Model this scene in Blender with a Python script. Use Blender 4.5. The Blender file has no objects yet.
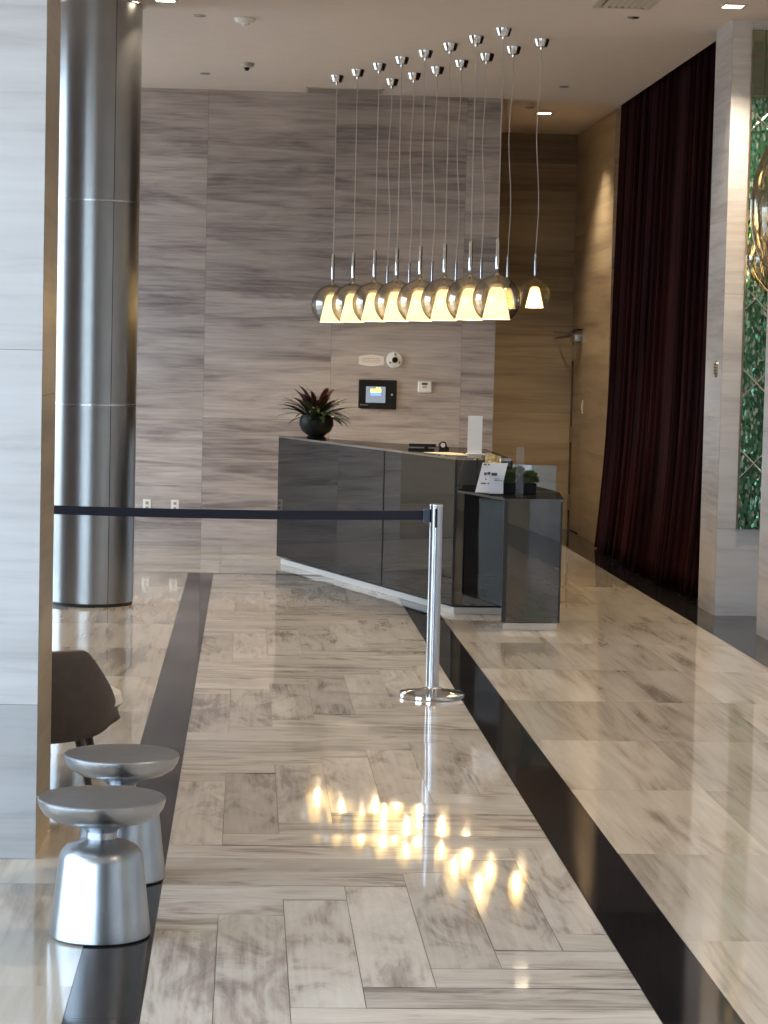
import bpy, bmesh, math, random
from mathutils import Vector, Matrix

random.seed(11)
S = bpy.context.scene
COL = S.collection
PI = math.pi

# ------------------------------------------------------------------ helpers
class MB:
    """collects geometry in metres and links it as one mesh object"""
    def __init__(self):
        self.v = []; self.f = []; self.mi = []; self.uv = []; self.tone = []
    def face(self, pts, uv=None, tone=1.0, mi=0):
        b = len(self.v); self.v += [tuple(p) for p in pts]
        self.f.append(tuple(range(b, b + len(pts)))); self.mi.append(mi); self.tone.append(tone)
        self.uv.append(uv)
    def raw(self, verts, faces, mi=0):
        b = len(self.v); self.v += [tuple(p) for p in verts]
        for f in faces:
            self.f.append(tuple(b + i for i in f)); self.mi.append(mi); self.tone.append(1.0); self.uv.append(None)
    def box(self, x0, x1, y0, y1, z0, z1, mi=0, bev=0.0):
        if bev:
            bm = bmesh.new(); bmesh.ops.create_cube(bm, size=1)
            for w in bm.verts:
                w.co = Vector(((x0 + x1) / 2 + w.co.x * (x1 - x0), (y0 + y1) / 2 + w.co.y * (y1 - y0), (z0 + z1) / 2 + w.co.z * (z1 - z0)))
            bmesh.ops.bevel(bm, geom=bm.edges[:], offset=bev, segments=2, profile=.5, affect='EDGES')
            self.bm(bm, mi); return
        P = [(x0,y0,z0),(x1,y0,z0),(x1,y1,z0),(x0,y1,z0),(x0,y0,z1),(x1,y0,z1),(x1,y1,z1),(x0,y1,z1)]
        self.raw(P, [(3,2,1,0),(4,5,6,7),(0,1,5,4),(1,2,6,5),(2,3,7,6),(3,0,4,7)], mi)
    def bm(self, bm, mi=0):
        bm.verts.index_update()
        self.raw([w.co for w in bm.verts], [[w.index for w in f.verts] for f in bm.faces], mi); bm.free()
    def prism(self, poly, z0, z1, mi=0):
        n = len(poly)
        V = [(x, y, z0) for x, y in poly] + [(x, y, z1) for x, y in poly]
        F = [tuple(range(n - 1, -1, -1)), tuple(range(n, 2 * n))]
        F += [(i, (i + 1) % n, n + (i + 1) % n, n + i) for i in range(n)]
        self.raw(V, F, mi)
    def lathe(self, prof, n=40, c=(0, 0, 0), mi=0, a0=0.0, a1=2 * PI, ripple=0, amp=0.0):
        full = abs(a1 - a0 - 2 * PI) < 1e-6
        m = n if full else n + 1
        V = []; F = []
        for r, z in prof:
            for i in range(m):
                a = a0 + (a1 - a0) * i / n
                q = r * (1 + amp * math.cos(ripple * a)) if ripple else r
                V.append((c[0] + q * math.cos(a), c[1] + q * math.sin(a), c[2] + z))
        for k in range(len(prof) - 1):
            for i in range(n):
                j = (i + 1) % m
                F.append((k * m + i, k * m + j, (k + 1) * m + j, (k + 1) * m + i))
        self.raw(V, F, mi)
    def tube(self, pts, r, n=10, mi=0, caps=True):
        pts = [Vector(p) for p in pts]; rings = []
        for k, p in enumerate(pts):
            d = (pts[min(k + 1, len(pts) - 1)] - pts[max(k - 1, 0)]).normalized()
            a = d.cross(Vector((0, 0, 1)) if abs(d.z) < .9 else Vector((1, 0, 0))).normalized(); b = d.cross(a)
            rr = r[k] if isinstance(r, (list, tuple)) else r
            rings.append([p + (a * math.cos(2 * PI * i / n) + b * math.sin(2 * PI * i / n)) * rr for i in range(n)])
        V = [q for R_ in rings for q in R_]; F = []
        for k in range(len(pts) - 1):
            for i in range(n):
                j = (i + 1) % n
                F.append((k * n + i, k * n + j, (k + 1) * n + j, (k + 1) * n + i))
        if caps:
            F.append(tuple(range(n - 1, -1, -1))); F.append(tuple((len(pts) - 1) * n + i for i in range(n)))
        self.raw(V, F, mi)
    def build(self, name, mats, parent=None, smooth=False, loc=(0, 0, 0), weld=True):
        me = bpy.data.meshes.new(name); me.from_pydata(self.v, [], self.f)
        mats = mats if isinstance(mats, (list, tuple)) else [mats]
        for m in mats: me.materials.append(m)
        me.polygons.foreach_set('material_index', self.mi)
        if any(u is not None for u in self.uv):
            L = me.uv_layers.new(name='UVMap').data; k = 0
            for f, u in zip(self.f, self.uv):
                for i in range(len(f)):
                    L[k].uv = u[i] if u else (0, 0); k += 1
            at = me.attributes.new('tone', 'FLOAT', 'FACE'); at.data.foreach_set('value', self.tone)
        if smooth:
            me.polygons.foreach_set('use_smooth', [True] * len(self.f))
            me.set_sharp_from_angle(angle=math.radians(38))
        me.update()
        o = bpy.data.objects.new(name, me); COL.objects.link(o); o.location = loc
        if parent: o.parent = parent
        return o

def tag(o, label=None, cat=None, group=None, kind=None):
    if label: o['label'] = label
    if cat: o['category'] = cat
    if group: o['group'] = group
    if kind: o['kind'] = kind
    return o
def empty(name, loc=(0, 0, 0), label=None, cat=None, group=None, rz=0):
    o = bpy.data.objects.new(name, None); COL.objects.link(o); o.location = loc; o.rotation_euler.z = rz
    o.empty_display_size = .1
    return tag(o, label, cat, group)
def kids(o): return [c for c in bpy.data.objects if c.parent == o]
def copy_tree(o, parent=None):
    c = o.copy(); COL.objects.link(c); c.parent = parent
    for ch in kids(o): copy_tree(ch, c)
    return c
def lamp(name, kind, loc, energy, color, parent=None, **kw):
    l = bpy.data.lights.new(name, kind); l.energy = energy; l.color = color
    for k, v in kw.items(): setattr(l, k, v)
    o = bpy.data.objects.new(name, l); COL.objects.link(o); o.location = loc
    if parent: o.parent = parent
    return o

# ------------------------------------------------------------------ materials
def srgb(r, g, b):
    f = lambda c: (c / 255 / 12.92) if c / 255 <= .04045 else ((c / 255 + .055) / 1.055) ** 2.4
    return (f(r), f(g), f(b), 1)
class NT:
    def __init__(self, name):
        self.m = bpy.data.materials.new(name); self.m.use_nodes = True
        self.t = self.m.node_tree; self.t.nodes.clear()
        self.out = self.t.nodes.new('ShaderNodeOutputMaterial')
    def n(self, typ, **kw):
        x = self.t.nodes.new('ShaderNode' + typ)
        for k, v in kw.items():
            if isinstance(k, str) and hasattr(x, k) and k not in x.inputs: setattr(x, k, v)
            else: self.set(x, k, v)
        return x
    def set(self, x, k, v):
        s = x.inputs[k]
        if isinstance(v, bpy.types.NodeSocket): self.t.links.new(v, s)
        else: s.default_value = v
    def math(self, op, a, b=None):
        x = self.t.nodes.new('ShaderNodeMath'); x.operation = op
        for i, v in ((0, a), (1, b)):
            if v is None: continue
            if isinstance(v, bpy.types.NodeSocket): self.t.links.new(v, x.inputs[i])
            else: x.inputs[i].default_value = v
        return x.outputs[0]
    def ramp(self, fac, stops):
        x = self.t.nodes.new('ShaderNodeValToRGB'); e = x.color_ramp.elements
        while len(e) < len(stops): e.new(.5)
        for el, (p, c) in zip(e, stops): el.position = p; el.color = c
        self.t.links.new(fac, x.inputs[0]); return x.outputs[0]
    def finish(self, sock):
        self.t.links.new(sock, self.out.inputs[0]); return self.m
def pbr(name, color, rough=.5, metal=0.0, var=.06, scale=8.0, bump=0.0, **kw):
    """principled with a little procedural variation of colour and gloss"""
    t = NT(name); tc = t.n('TexCoord')
    no = t.n('TexNoise', Scale=scale, Detail=4.0, Vector=tc.outputs['Object'])
    c = color if len(color) == 4 else (*color, 1)
    lo = tuple(x * (1 - var) for x in c[:3]) + (1,); hi = tuple(min(1, x * (1 + var)) for x in c[:3]) + (1,)
    col = t.ramp(no.outputs[0], [(.3, lo), (.7, hi)])
    p = t.n('BsdfPrincipled'); t.set(p, 'Base Color', col); t.set(p, 'Metallic', metal); t.set(p, 'Roughness', rough)
    for k, v in kw.items(): t.set(p, k.replace('_', ' '), v)
    if bump:
        b = t.n('Bump', Strength=bump, Distance=.002, Height=no.outputs[0]); t.set(p, 'Normal', b.outputs[0])
    return t.finish(p.outputs[0])
def marble(name, stops, rough, bands=(.55, 7.0), fine=(1.6, 34.0), broad=(.25, 1.6), w=(.5, .2, .4), distort=.5, spec=.5, det=5.0):
    """stone veined along U; UVs are metres with a random offset per slab"""
    t = NT(name); uv = t.n('UVMap', uv_map='UVMap')
    def noise(sx, sy, det, dis, sc=1.0, rg=.55):
        mp = t.n('Mapping'); t.set(mp, 'Vector', uv.outputs[0]); t.set(mp, 'Scale', (sx, sy, 1))
        return t.n('TexNoise', Scale=sc, Detail=det, Roughness=rg, Distortion=dis, Vector=mp.outputs[0]).outputs[0]
    a = noise(*bands, det, distort, 1.0, .6); b = noise(*fine, 3.0, .2); c = noise(*broad, 2.0, .3)
    f = t.math('ADD', t.math('ADD', t.math('MULTIPLY', a, w[0]), t.math('MULTIPLY', b, w[1])), t.math('MULTIPLY', c, w[2]))
    f = t.math('DIVIDE', f, sum(w))
    col = t.ramp(f, stops)
    at = t.n('Attribute', attribute_name='tone')
    mx = t.n('VectorMath', operation='SCALE'); t.set(mx, 0, col); t.t.links.new(at.outputs['Fac'], mx.inputs['Scale'])
    p = t.n('BsdfPrincipled', Roughness=rough); t.set(p, 'Base Color', mx.outputs[0]); t.set(p, 'Specular IOR Level', spec)
    return t.finish(p.outputs[0])
def glow(name, color, strength):
    t = NT(name); e = t.n('Emission', Strength=strength); t.set(e, 'Color', (*color, 1)); return t.finish(e.outputs[0])

WALL = marble('grey_vein_marble', [(.30, srgb(94, 84, 84)), (.41, srgb(142, 130, 128)), (.50, srgb(182, 170, 165)), (.60, srgb(204, 193, 188)), (.75, srgb(220, 211, 207))], .32, bands=(1.0, 8.5), fine=(2.6, 44), broad=(.35, 2.4), w=(.5, .26, .40), distort=1.0, det=8.0)
PILLAR = marble('white_vein_marble', [(.28, srgb(138, 133, 134)), (.40, srgb(182, 178, 178)), (.52, srgb(206, 203, 203)), (.75, srgb(222, 220, 220))], .25, bands=(.9, 7.0), w=(.5, .24, .5), distort=1.0, det=7.0)
TAN = marble('warm_lit_tan_marble', [(.30, srgb(96, 82, 66)), (.42, srgb(140, 122, 98)), (.52, srgb(170, 152, 124)), (.72, srgb(192, 175, 148))], .3, bands=(.4, 6.0), broad=(.3, 2.0))  # tan base carries some of the recess's warm lamplight in its colour
FLOOR = marble('polished_floor_marble', [(.31, srgb(112, 103, 99)), (.41, srgb(164, 153, 145)), (.49, srgb(202, 193, 183)), (.60, srgb(217, 209, 200)), (.75, srgb(226, 220, 213))], .05, bands=(1.9, 6.0), fine=(2.4, 52), broad=(.9, 2.6), w=(.5, .20, .42), distort=1.9, det=6.0)
FIELD = marble('field_floor_marble', [(.31, srgb(128, 117, 108)), (.41, srgb(172, 159, 146)), (.49, srgb(203, 191, 176)), (.60, srgb(216, 206, 193)), (.75, srgb(224, 216, 206))], .055, bands=(.8, 6.0), fine=(1.4, 40), broad=(.6, 3.0), w=(.5, .18, .42), distort=1.0, det=6.0)
GRANITE = marble('black_granite', [(.3, srgb(26, 24, 25)), (.5, srgb(40, 37, 38)), (.62, srgb(48, 46, 47)), (.75, srgb(70, 68, 70))], .06, bands=(1.0, 5.0), spec=.2)
GROUT = pbr('dark_grout', (.10, .085, .07), .8)
PAINT = pbr('ceiling_paint', srgb(218, 208, 204), .85, var=.02)
WHITE = pbr('white_plastic', srgb(240, 236, 230), .4, var=.02)
TRIMW = pbr('white_metal_trim', srgb(190, 182, 174), .5, var=.02)
CHROME = pbr('chrome', (.80, .80, .80), .08, 1.0, var=.02)
STEEL = pbr('brushed_stainless', (.33, .33, .33), .28, 1.0, var=.05, scale=4)
POSTM = pbr('satin_steel', (.56, .57, .60), .24, 1.0, var=.03)
ALU = pbr('cast_aluminium', (.43, .445, .47), .29, 1.0, var=.06, scale=14, bump=.15)
DARK = pbr('black_plastic', (.008, .008, .009), .4, var=.1, Specular_IOR_Level=.2)
BLACKGAP = pbr('dark_joint', (.02, .02, .02), .6)
BELT = pbr('navy_webbing', (.010, .012, .028), .75, scale=60)
CLIP = pbr('blue_grey_plastic', (.06, .075, .13), .4)
LEATHER = pbr('taupe_leather', srgb(74, 64, 58), .5, var=.12, scale=30, bump=.1)
CUSHION = pbr('white_fabric', srgb(215, 208, 200), .9, scale=50)
WOODLEG = pbr('dark_wood', srgb(52, 44, 40), .4)
PAPER = pbr('white_paper', srgb(228, 230, 236), .7, var=.02)
CREAM = pbr('cream_paper', srgb(226, 212, 178), .8, var=.03)
INK = pbr('grey_ink', (.05, .055, .07), .7)
GOLD = pbr('gold_foil', (.86, .70, .42), .42, 1.0, var=.15, scale=30)
POT = pbr('black_ceramic', (.010, .010, .010), .42, Specular_IOR_Level=.15)
LEAFG = pbr('dark_green_leaf', (.028, .055, .014), .45, var=.45, scale=18)
LEAFR = pbr('burgundy_leaf', (.065, .020, .018), .45, var=.5, scale=18)
GRASS = pbr('moss_green_blades', (.085, .105, .035), .7, var=.4, scale=40)
BRASS = pbr('aged_brass', (.40, .34, .25), .35, 1.0)
BEIGE = pbr('beige_plastic', srgb(215, 200, 170), .5)

def mirror(name, col, rough=.01):
    t = NT(name); g = t.n('BsdfGlossy', Roughness=rough); t.set(g, 'Color', (*col, 1))
    d = t.n('BsdfDiffuse'); t.set(d, 'Color', (.012, .012, .012, 1))
    no = t.n('TexNoise', Scale=1.2); b = t.n('Bump', Strength=.012, Distance=.02, Height=no.outputs[0]); t.set(g, 'Normal', b.outputs[0])
    a = t.n('AddShader'); t.t.links.new(g.outputs[0], a.inputs[0]); t.t.links.new(d.outputs[0], a.inputs[1])
    return t.finish(a.outputs[0])
TINT = mirror('smoked_mirror_glass', (.125, .118, .113))
TINTTOP = mirror('smoked_glass_top', (.42, .40, .37), .03)
CLEARMIR = mirror('clear_mirror', (.66, .68, .66))

def glass(name, tint, base, ior, gcol=(.9, .88, .85), rough=.02):
    """thin blown glass: see-through in front, more mirror-like at its rim"""
    t = NT(name); tr = t.n('BsdfTransparent'); t.set(tr, 'Color', (*tint, 1))
    g = t.n('BsdfGlossy', Roughness=rough); t.set(g, 'Color', (*gcol, 1))
    lw = t.n('LayerWeight', Blend=.5)
    f = t.math('MINIMUM', t.math('ADD', t.math('MULTIPLY', t.math('POWER', lw.outputs['Facing'], 3.0), ior), base), 1.0)
    mx = t.n('MixShader'); t.t.links.new(f, mx.inputs[0]); t.t.links.new(tr.outputs[0], mx.inputs[1]); t.t.links.new(g.outputs[0], mx.inputs[2])
    return t.finish(mx.outputs[0])
SMOKE = glass('smoked_mirrored_glass', (.76, .745, .70), .36, .7, (.50, .495, .485))
SMOKE2 = glass('clear_amber_glass', (.92, .86, .70), .03, .5)
RIBGLASS = glass('ribbed_smoky_glass', (.62, .56, .46),   .22, .8, (.74, .69, .60), .07)
ACRYL = glass('clear_acrylic', (.93, .94, .94), .06, .5)
PANE = glass('window_glass', (.95, .97, .96), .03, .8)

def diffuser(name, strength):
    t = NT(name)
    tr = t.n('BsdfTranslucent'); t.set(tr, 'Color', (.9, .82, .62, 1))
    d = t.n('BsdfDiffuse'); t.set(d, 'Color', (.85, .8, .7, 1))
    m = t.n('MixShader', Fac=.35); t.t.links.new(tr.outputs[0], m.inputs[1]); t.t.links.new(d.outputs[0], m.inputs[2])
    e = t.n('Emission', Strength=strength); t.set(e, 'Color', (1, .80, .48, 1))
    a = t.n('AddShader'); t.t.links.new(m.outputs[0], a.inputs[0]); t.t.links.new(e.outputs[0], a.inputs[1])
    return t.finish(a.outputs[0])
FROST = diffuser('frosted_diffuser', .55)
BULB = glow('warm_bulb', (1, .74, .36), 9)
DLENS = glow('downlight_lens', (1, .86, .62), 9)

def velvet():
    t = NT('maroon_velvet'); tc = t.n('TexCoord')
    mp = t.n('Mapping'); t.set(mp, 'Vector', tc.outputs['Object']); t.set(mp, 'Scale', (3, 14, .35))
    no = t.n('TexNoise', Scale=2.0, Detail=4.0, Vector=mp.outputs[0])
    col = t.ramp(no.outputs[0], [(.3, (.008, .002, .0025, 1)), (.7, (.034, .007, .007, 1))])
    p = t.n('BsdfPrincipled', Roughness=.75); t.set(p, 'Base Color', col)
    t.set(p, 'Specular IOR Level', .08); t.set(p, 'Sheen Weight', .04); t.set(p, 'Sheen Roughness', .35); t.set(p, 'Sheen Tint', (.75, .25, .18, 1))
    return t.finish(p.outputs[0])
VELVET = velvet()

def mosaic():
    t = NT('green_mirror_mosaic'); tc = t.n('TexCoord')
    mp = t.n('Mapping'); t.set(mp, 'Vector', tc.outputs['Object']); t.set(mp, 'Scale', (1.3, 1, .6)); t.set(mp, 'Rotation', (0, .7, 0))
    vo = t.n('TexVoronoi', Scale=58.0, Randomness=1.0, Vector=mp.outputs[0])
    sep = t.n('SeparateColor'); t.set(sep, 0, vo.outputs['Color'])
    col = t.ramp(sep.outputs[0], [(.0, (.02, .08, .045, 1)), (.45, (.08, .24, .14, 1)), (.75, (.20, .42, .27, 1)), (.93, (.9, 1.0, .9, 1))])  # the near-white cells are glints put into the colour
    ed = t.n('TexVoronoi', Scale=58.0, Randomness=1.0, feature='DISTANCE_TO_EDGE', Vector=mp.outputs[0])
    geo = t.n('NewGeometry')
    sub = t.n('VectorMath', operation='SUBTRACT'); t.set(sub, 0, vo.outputs['Color']); t.set(sub, 1, (.5, .5, .5))
    sc = t.n('VectorMath', operation='SCALE'); t.set(sc, 0, sub.outputs[0]); sc.inputs['Scale'].default_value = .8
    ad = t.n('VectorMath', operation='ADD'); t.set(ad, 0, geo.outputs['Normal']); t.set(ad, 1, sc.outputs[0])
    nm = t.n('VectorMath', operation='NORMALIZE'); t.set(nm, 0, ad.outputs[0])
    p = t.n('BsdfPrincipled', Roughness=.12, Metallic=.75); t.set(p, 'Base Color', col); t.set(p, 'Normal', nm.outputs[0])
    return t.finish(p.outputs[0])
MOSAIC = mosaic()

# ------------------------------------------------------------------ floor
def slab_uv(x0, x1, y0, y1, along, off):
    if along == 'x': return [(x + off[0], y + off[1]) for x, y in ((x0, y0), (x1, y0), (x1, y1), (x0, y1))]
    return [(y + off[0], x + off[1]) for x, y in ((x0, y0), (x1, y0), (x1, y1), (x0, y1))]
fl = MB()
def tile(x0, x1, y0, y1, along, mi=0, clip=None, tilt=.0009, lo=.76, hi=1.0, gap=.0009):
    if clip:
        x0, x1, y0, y1 = max(x0, clip[0]), min(x1, clip[1]), max(y0, clip[2]), min(y1, clip[3])
    if x1 - x0 < .01 or y1 - y0 < .01: return
    off = (random.uniform(0, 60), random.uniform(0, 60))
    uv = slab_uv(x0, x1, y0, y1, along, off)
    x0 += gap; x1 -= gap; y0 += gap; y1 -= gap
    a, b = random.uniform(-tilt, tilt), random.uniform(-tilt, tilt)
    fl.face([(x0, y0, -a - b), (x1, y0, a - b), (x1, y1, a + b), (x0, y1, -a + b)], uv, random.uniform(lo, hi), mi)
Y0, YB = -5.0, 18.0
lane = (-.245, 1.10, Y0, YB - .05)
for k in range(-2, 12):                          # herringbone of 0.2 x 1.2 m planks
    for m in range(-9, 8):
        xl = -.06 + .2 * k; yt = 6.91 + .2 * k + 2.4 * m
        tile(xl, xl + .2, yt - 1.2, yt, 'y', 0, lane)
        tile(xl + .2 - 1.2, xl + .2, yt, yt + .2, 'x', 0, lane)
for (xa, xb) in ((-.44, -.245), (1.10, 1.315)):  # black border bands
    y = Y0
    while y < YB: tile(xa, xb, y, min(y + 1.2, YB), 'y', 1, None, .0002, .8, 1.15); y += 1.2
tile(-.245, 1.10, YB - .05, YB + .02, 'x', 1)
def field(xs, ya, yb, ph, along='y', length=1.2, **kw):
    for i in range(len(xs) - 1):
        y = ya - length + ((ph + i * .0) % length)
        while y < yb:
            tile(xs[i], xs[i + 1], y, y + length, along, 3, (xs[i], xs[i + 1], ya, yb), **kw); y += length
field([1.315, 1.86, 2.43, 2.985], Y0, 23.6, .84)
field([-5, -4.4, -3.82, -3.25, -2.68, -2.12, -1.56, -1.0, -.44], Y0, 18.02, .3)
x = -5.0
while x < 1.3:
    for ya, yb in ((18.02, 18.62), (18.62, 19.22), (19.22, 19.9), (19.9, 20.6)): tile(x, min(x + 1.2, 1.315), ya, yb, 'x', 3)
    x += 1.2
y = Y0
while y < 23.6:
    for xa, xb in ((2.985, 3.6), (3.6, 5.0)): tile(xa, xb, y, min(y + 1.2, 23.6), 'y', 1, None, .0001, .8, 1.1)
    y += 1.2
fl.face([(-5, Y0, -.004), (5, Y0, -.004), (5, 23.6, -.004), (-5, 23.6, -.004)], [(0, 0)] * 4, 1, 2)
floor = fl.build('floor', [FLOOR, GRANITE, GROUT, FIELD]); floor['kind'] = 'structure'

# ------------------------------------------------------------------ walls
def panels(mb, rects, plane, lo=.86, hi=1.05, mi=0, gap=.0008):
    """rects (a0,a1,z0,z1) on a plane: ('y', Y, facing) spans X; ('x', X, facing) spans Y; grain runs level"""
    ax, c, s = plane
    for r in rects:
        a0, a1, z0, z1 = r[:4]; tn = r[4] if len(r) > 4 else random.uniform(lo, hi)
        off = (random.uniform(0, 60), random.uniform(0, 60))
        uv = [(a0 + off[0], z0 + off[1]), (a1 + off[0], z0 + off[1]), (a1 + off[0], z1 + off[1]), (a0 + off[0], z1 + off[1])]
        q = [(a0 + gap, z0 + gap), (a1 - gap, z0 + gap), (a1 - gap, z1 - gap), (a0 + gap, z1 - gap)]
        P = [(a, c, z) if ax == 'y' else (c, a, z) for a, z in q]
        if (ax == 'y' and s > 0) or (ax == 'x' and s < 0): P = P[::-1]; uv = uv[::-1]
        mb.face(P, uv, tn, mi)
def grid(a_list, z_list, tn=None): return [(a_list[i], a_list[i + 1], z_list[j], z_list[j + 1]) for i in range(len(a_list) - 1) for j in range(len(z_list) - 1)]
CZ = 4.05
def struct(mb, name, mats):
    o = mb.build(name, mats); o['kind'] = 'structure'; return o

w = MB()
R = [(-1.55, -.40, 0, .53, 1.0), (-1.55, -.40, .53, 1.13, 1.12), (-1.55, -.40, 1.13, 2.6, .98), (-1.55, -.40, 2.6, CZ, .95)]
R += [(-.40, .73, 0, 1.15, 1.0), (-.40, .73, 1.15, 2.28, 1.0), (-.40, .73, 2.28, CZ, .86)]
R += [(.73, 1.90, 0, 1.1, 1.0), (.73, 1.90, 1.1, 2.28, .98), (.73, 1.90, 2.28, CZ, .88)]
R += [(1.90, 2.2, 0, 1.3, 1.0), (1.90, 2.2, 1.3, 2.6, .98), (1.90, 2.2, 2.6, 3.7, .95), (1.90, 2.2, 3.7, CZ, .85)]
R += [(-2.3, -1.55, 0, 1.2), (-2.3, -1.55, 1.2, 2.4), (-2.3, -1.55, 2.4, CZ)]
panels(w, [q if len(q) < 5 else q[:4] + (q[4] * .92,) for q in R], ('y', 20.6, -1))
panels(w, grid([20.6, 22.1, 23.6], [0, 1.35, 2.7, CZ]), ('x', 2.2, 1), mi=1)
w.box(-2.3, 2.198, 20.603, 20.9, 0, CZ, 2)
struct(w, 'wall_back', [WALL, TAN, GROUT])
w = MB()
panels(w, grid([-5, -3.6, -2.3], [0, 1.2, 2.4, CZ]), ('y', 20.62, -1)); w.box(-5, -2.3, 20.63, 20.9, 0, CZ, 1)
struct(w, 'wall_far_left', [TAN, GROUT])
w = MB()                                          # recess behind the desk
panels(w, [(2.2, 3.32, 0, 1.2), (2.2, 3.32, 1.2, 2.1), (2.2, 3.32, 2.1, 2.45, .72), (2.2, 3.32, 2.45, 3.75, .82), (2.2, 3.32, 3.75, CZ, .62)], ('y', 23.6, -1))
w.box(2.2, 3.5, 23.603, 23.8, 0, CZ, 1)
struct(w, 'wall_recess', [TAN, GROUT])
w = MB()                                          # right wall of the recess, with the flush door in it
panels(w, grid([21.15, 22.84], [0, .85, 1.7, 2.6, 3.4, CZ]) + grid([22.84, 23.6], [2.06, 3.0, CZ]), ('x', 3.32, -1), .95, 1.1)
panels(w, grid([3.32, 3.5], [0, CZ]), ('y', 21.15, -1), .95, 1.1)
w.box(3.40, 3.85, 21.16, 23.6, 0, CZ, 1)
struct(w, 'wall_right_recess', [TAN, GROUT])
w = MB(); panels(w, grid([16.0, 18.6, 21.15], [0, 2, CZ + .2]), ('x', 3.62, -1), .5, .6); w.box(3.63, 3.85, 16.0, 21.4, 0, CZ + .2, 0); struct(w, 'wall_right_curtain', [WALL])
w = MB()                                          # pale pillar right of the curtain and the alcove wall
panels(w, [(15.55, 16.12, 0, 1.36), (15.55, 16.12, 1.36, 2.7, .92), (15.55, 16.12, 2.7, CZ, .9)], ('x', 3.22, -1))
panels(w, [(3.22, 3.36, .6, 2.2), (3.22, 3.36, 2.2, CZ), (3.22, 5.0, 0, .6, 1.05), (3.36, 5.0, 3.98, CZ)], ('y', 15.55, -1), 1.0, 1.06)
panels(w, [(3.22, 3.6, 0, CZ)], ('y', 16.12, 1))
w.box(3.224, 5.0, 15.60, 16.10, 0, CZ, 1)
struct(w, 'wall_right_alcove', [PILLAR, GROUT])
w = MB(); panels(w, grid([14.5, 15.55], [0, 2, CZ]), ('x', 5.0, -1)); struct(w, 'wall_right_alcove_end', [PILLAR])
w = MB()
panels(w, grid([12.2, 13.4, 14.5], [0, 1.3, 2.65, CZ]), ('x', 3.28, -1), .95, 1.05)
panels(w, grid([3.28, 5.0], [0, 1.3, 2.65, CZ]), ('y', 14.5, 1)); panels(w, grid([3.28, 4.2], [0, 1.3, 2.65, CZ]), ('y', 12.2, -1))
w.box(3.284, 5.0, 12.21, 14.49, 0, CZ, 1)
struct(w, 'wall_right_pillar', [PILLAR, GROUT])
w = MB()                                          # the rest of the right side, towards and past the camera
panels(w, grid([6.8, 8.6, 10.4, 12.2], [0, 1.35, 2.7, CZ]), ('x', 3.6, -1), .9, 1.05)
panels(w, grid([-.3, 1.3, 2.9, 4.4], [0, 1.35, 2.7, CZ]), ('x', 3.28, -1), .95, 1.05)
panels(w, grid([3.28, 3.6], [0, 1.35, 2.7, CZ]), ('y', 4.4, 1))
panels(w, grid([4.4, 5.9], [0, 1.35, 2.7, CZ]), ('x', 3.6, -1), mi=1)
panels(w, grid([5.9, 6.8], [0, .6, ]), ('x', 3.6, -1)); panels(w, grid([5.9, 6.8], [3.98, CZ]), ('x', 3.6, -1))
panels(w, grid([Y0, -.3], [0, 2, CZ]), ('x', 3.6, -1), .3, .4)
w.box(3.64, 3.9, Y0, 12.2, 0, CZ, 2)
struct(w, 'wall_right', [PILLAR, TAN, GROUT])
w = MB(); panels(w, grid([-2.0, .6, 2.1, 3.6], [0, 2, CZ]), ('y', Y0, 1), .4, .5); w.box(-2.0, 3.9, Y0 - .2, Y0 - .003, 0, CZ, 1); struct(w, 'wall_front', [WALL, GROUT])
w = MB()                                          # the pale stone pillar end at the left edge
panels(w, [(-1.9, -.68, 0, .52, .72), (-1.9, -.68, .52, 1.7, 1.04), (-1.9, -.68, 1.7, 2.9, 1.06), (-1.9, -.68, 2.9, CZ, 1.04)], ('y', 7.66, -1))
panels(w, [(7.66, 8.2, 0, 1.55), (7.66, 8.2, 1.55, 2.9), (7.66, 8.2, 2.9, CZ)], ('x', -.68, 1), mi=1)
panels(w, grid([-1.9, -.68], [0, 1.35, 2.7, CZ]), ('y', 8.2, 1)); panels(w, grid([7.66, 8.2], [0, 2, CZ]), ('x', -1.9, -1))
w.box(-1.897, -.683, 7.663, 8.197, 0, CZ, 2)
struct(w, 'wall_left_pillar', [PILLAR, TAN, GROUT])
w = MB(); w.box(-5.2, 3.315, Y0 - .2, 23.8, CZ, CZ + .25); w.box(3.315, 5.2, Y0 - .2, 16.12, CZ, CZ + .25); w.box(3.315, 5.2, 21.15, 23.8, CZ, CZ + .25); w.box(3.315, 3.75, 16.12, 21.15, CZ + .2, CZ + .25); struct(w, 'ceiling', [PAINT])

# windows that bring in the daylight (behind and to the left of the camera)
def window(name, ax, c, a0, a1, n):
    f = MB(); g = MB(); t = .05
    def bx(mb, u0, u1, z0, z1, d0, d1):
        if ax == 'y': mb.box(u0, u1, c + d0, c + d1, z0, z1)
        else: mb.box(c + d0, c + d1, u0, u1, z0, z1)
    for i in range(n + 1):
        u = a0 + (a1 - a0) * i / n; bx(f, max(a0, u - t / 2), min(a1, u + t / 2), 0, CZ, -.06, .06)
    for z in (0, 2.6, CZ - .06): bx(f, a0, a1, z, z + .06, -.055, .055)
    bx(g, a0, a1, .03, CZ - .03, -.005, .005)
    o = f.build(name, DARK); o['kind'] = 'structure'
    g.build('window_pane', PANE, o)
window('window_1', 'y', Y0, -5.0, -2.0, 2)
window('window_2', 'x', -5.0, Y0, 8.4, 8)
window('window_3', 'x', -5.0, 15.6, 20.6, 4)
w = MB(); panels(w, grid([8.4, 10.8, 13.2, 15.6], [0, 1.35, 2.7, CZ]), ('x', -5.0, 1)); w.box(-5.2, -5.003, 8.4, 15.6, 0, CZ, 1); struct(w, 'wall_left', [WALL, GROUT])

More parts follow.
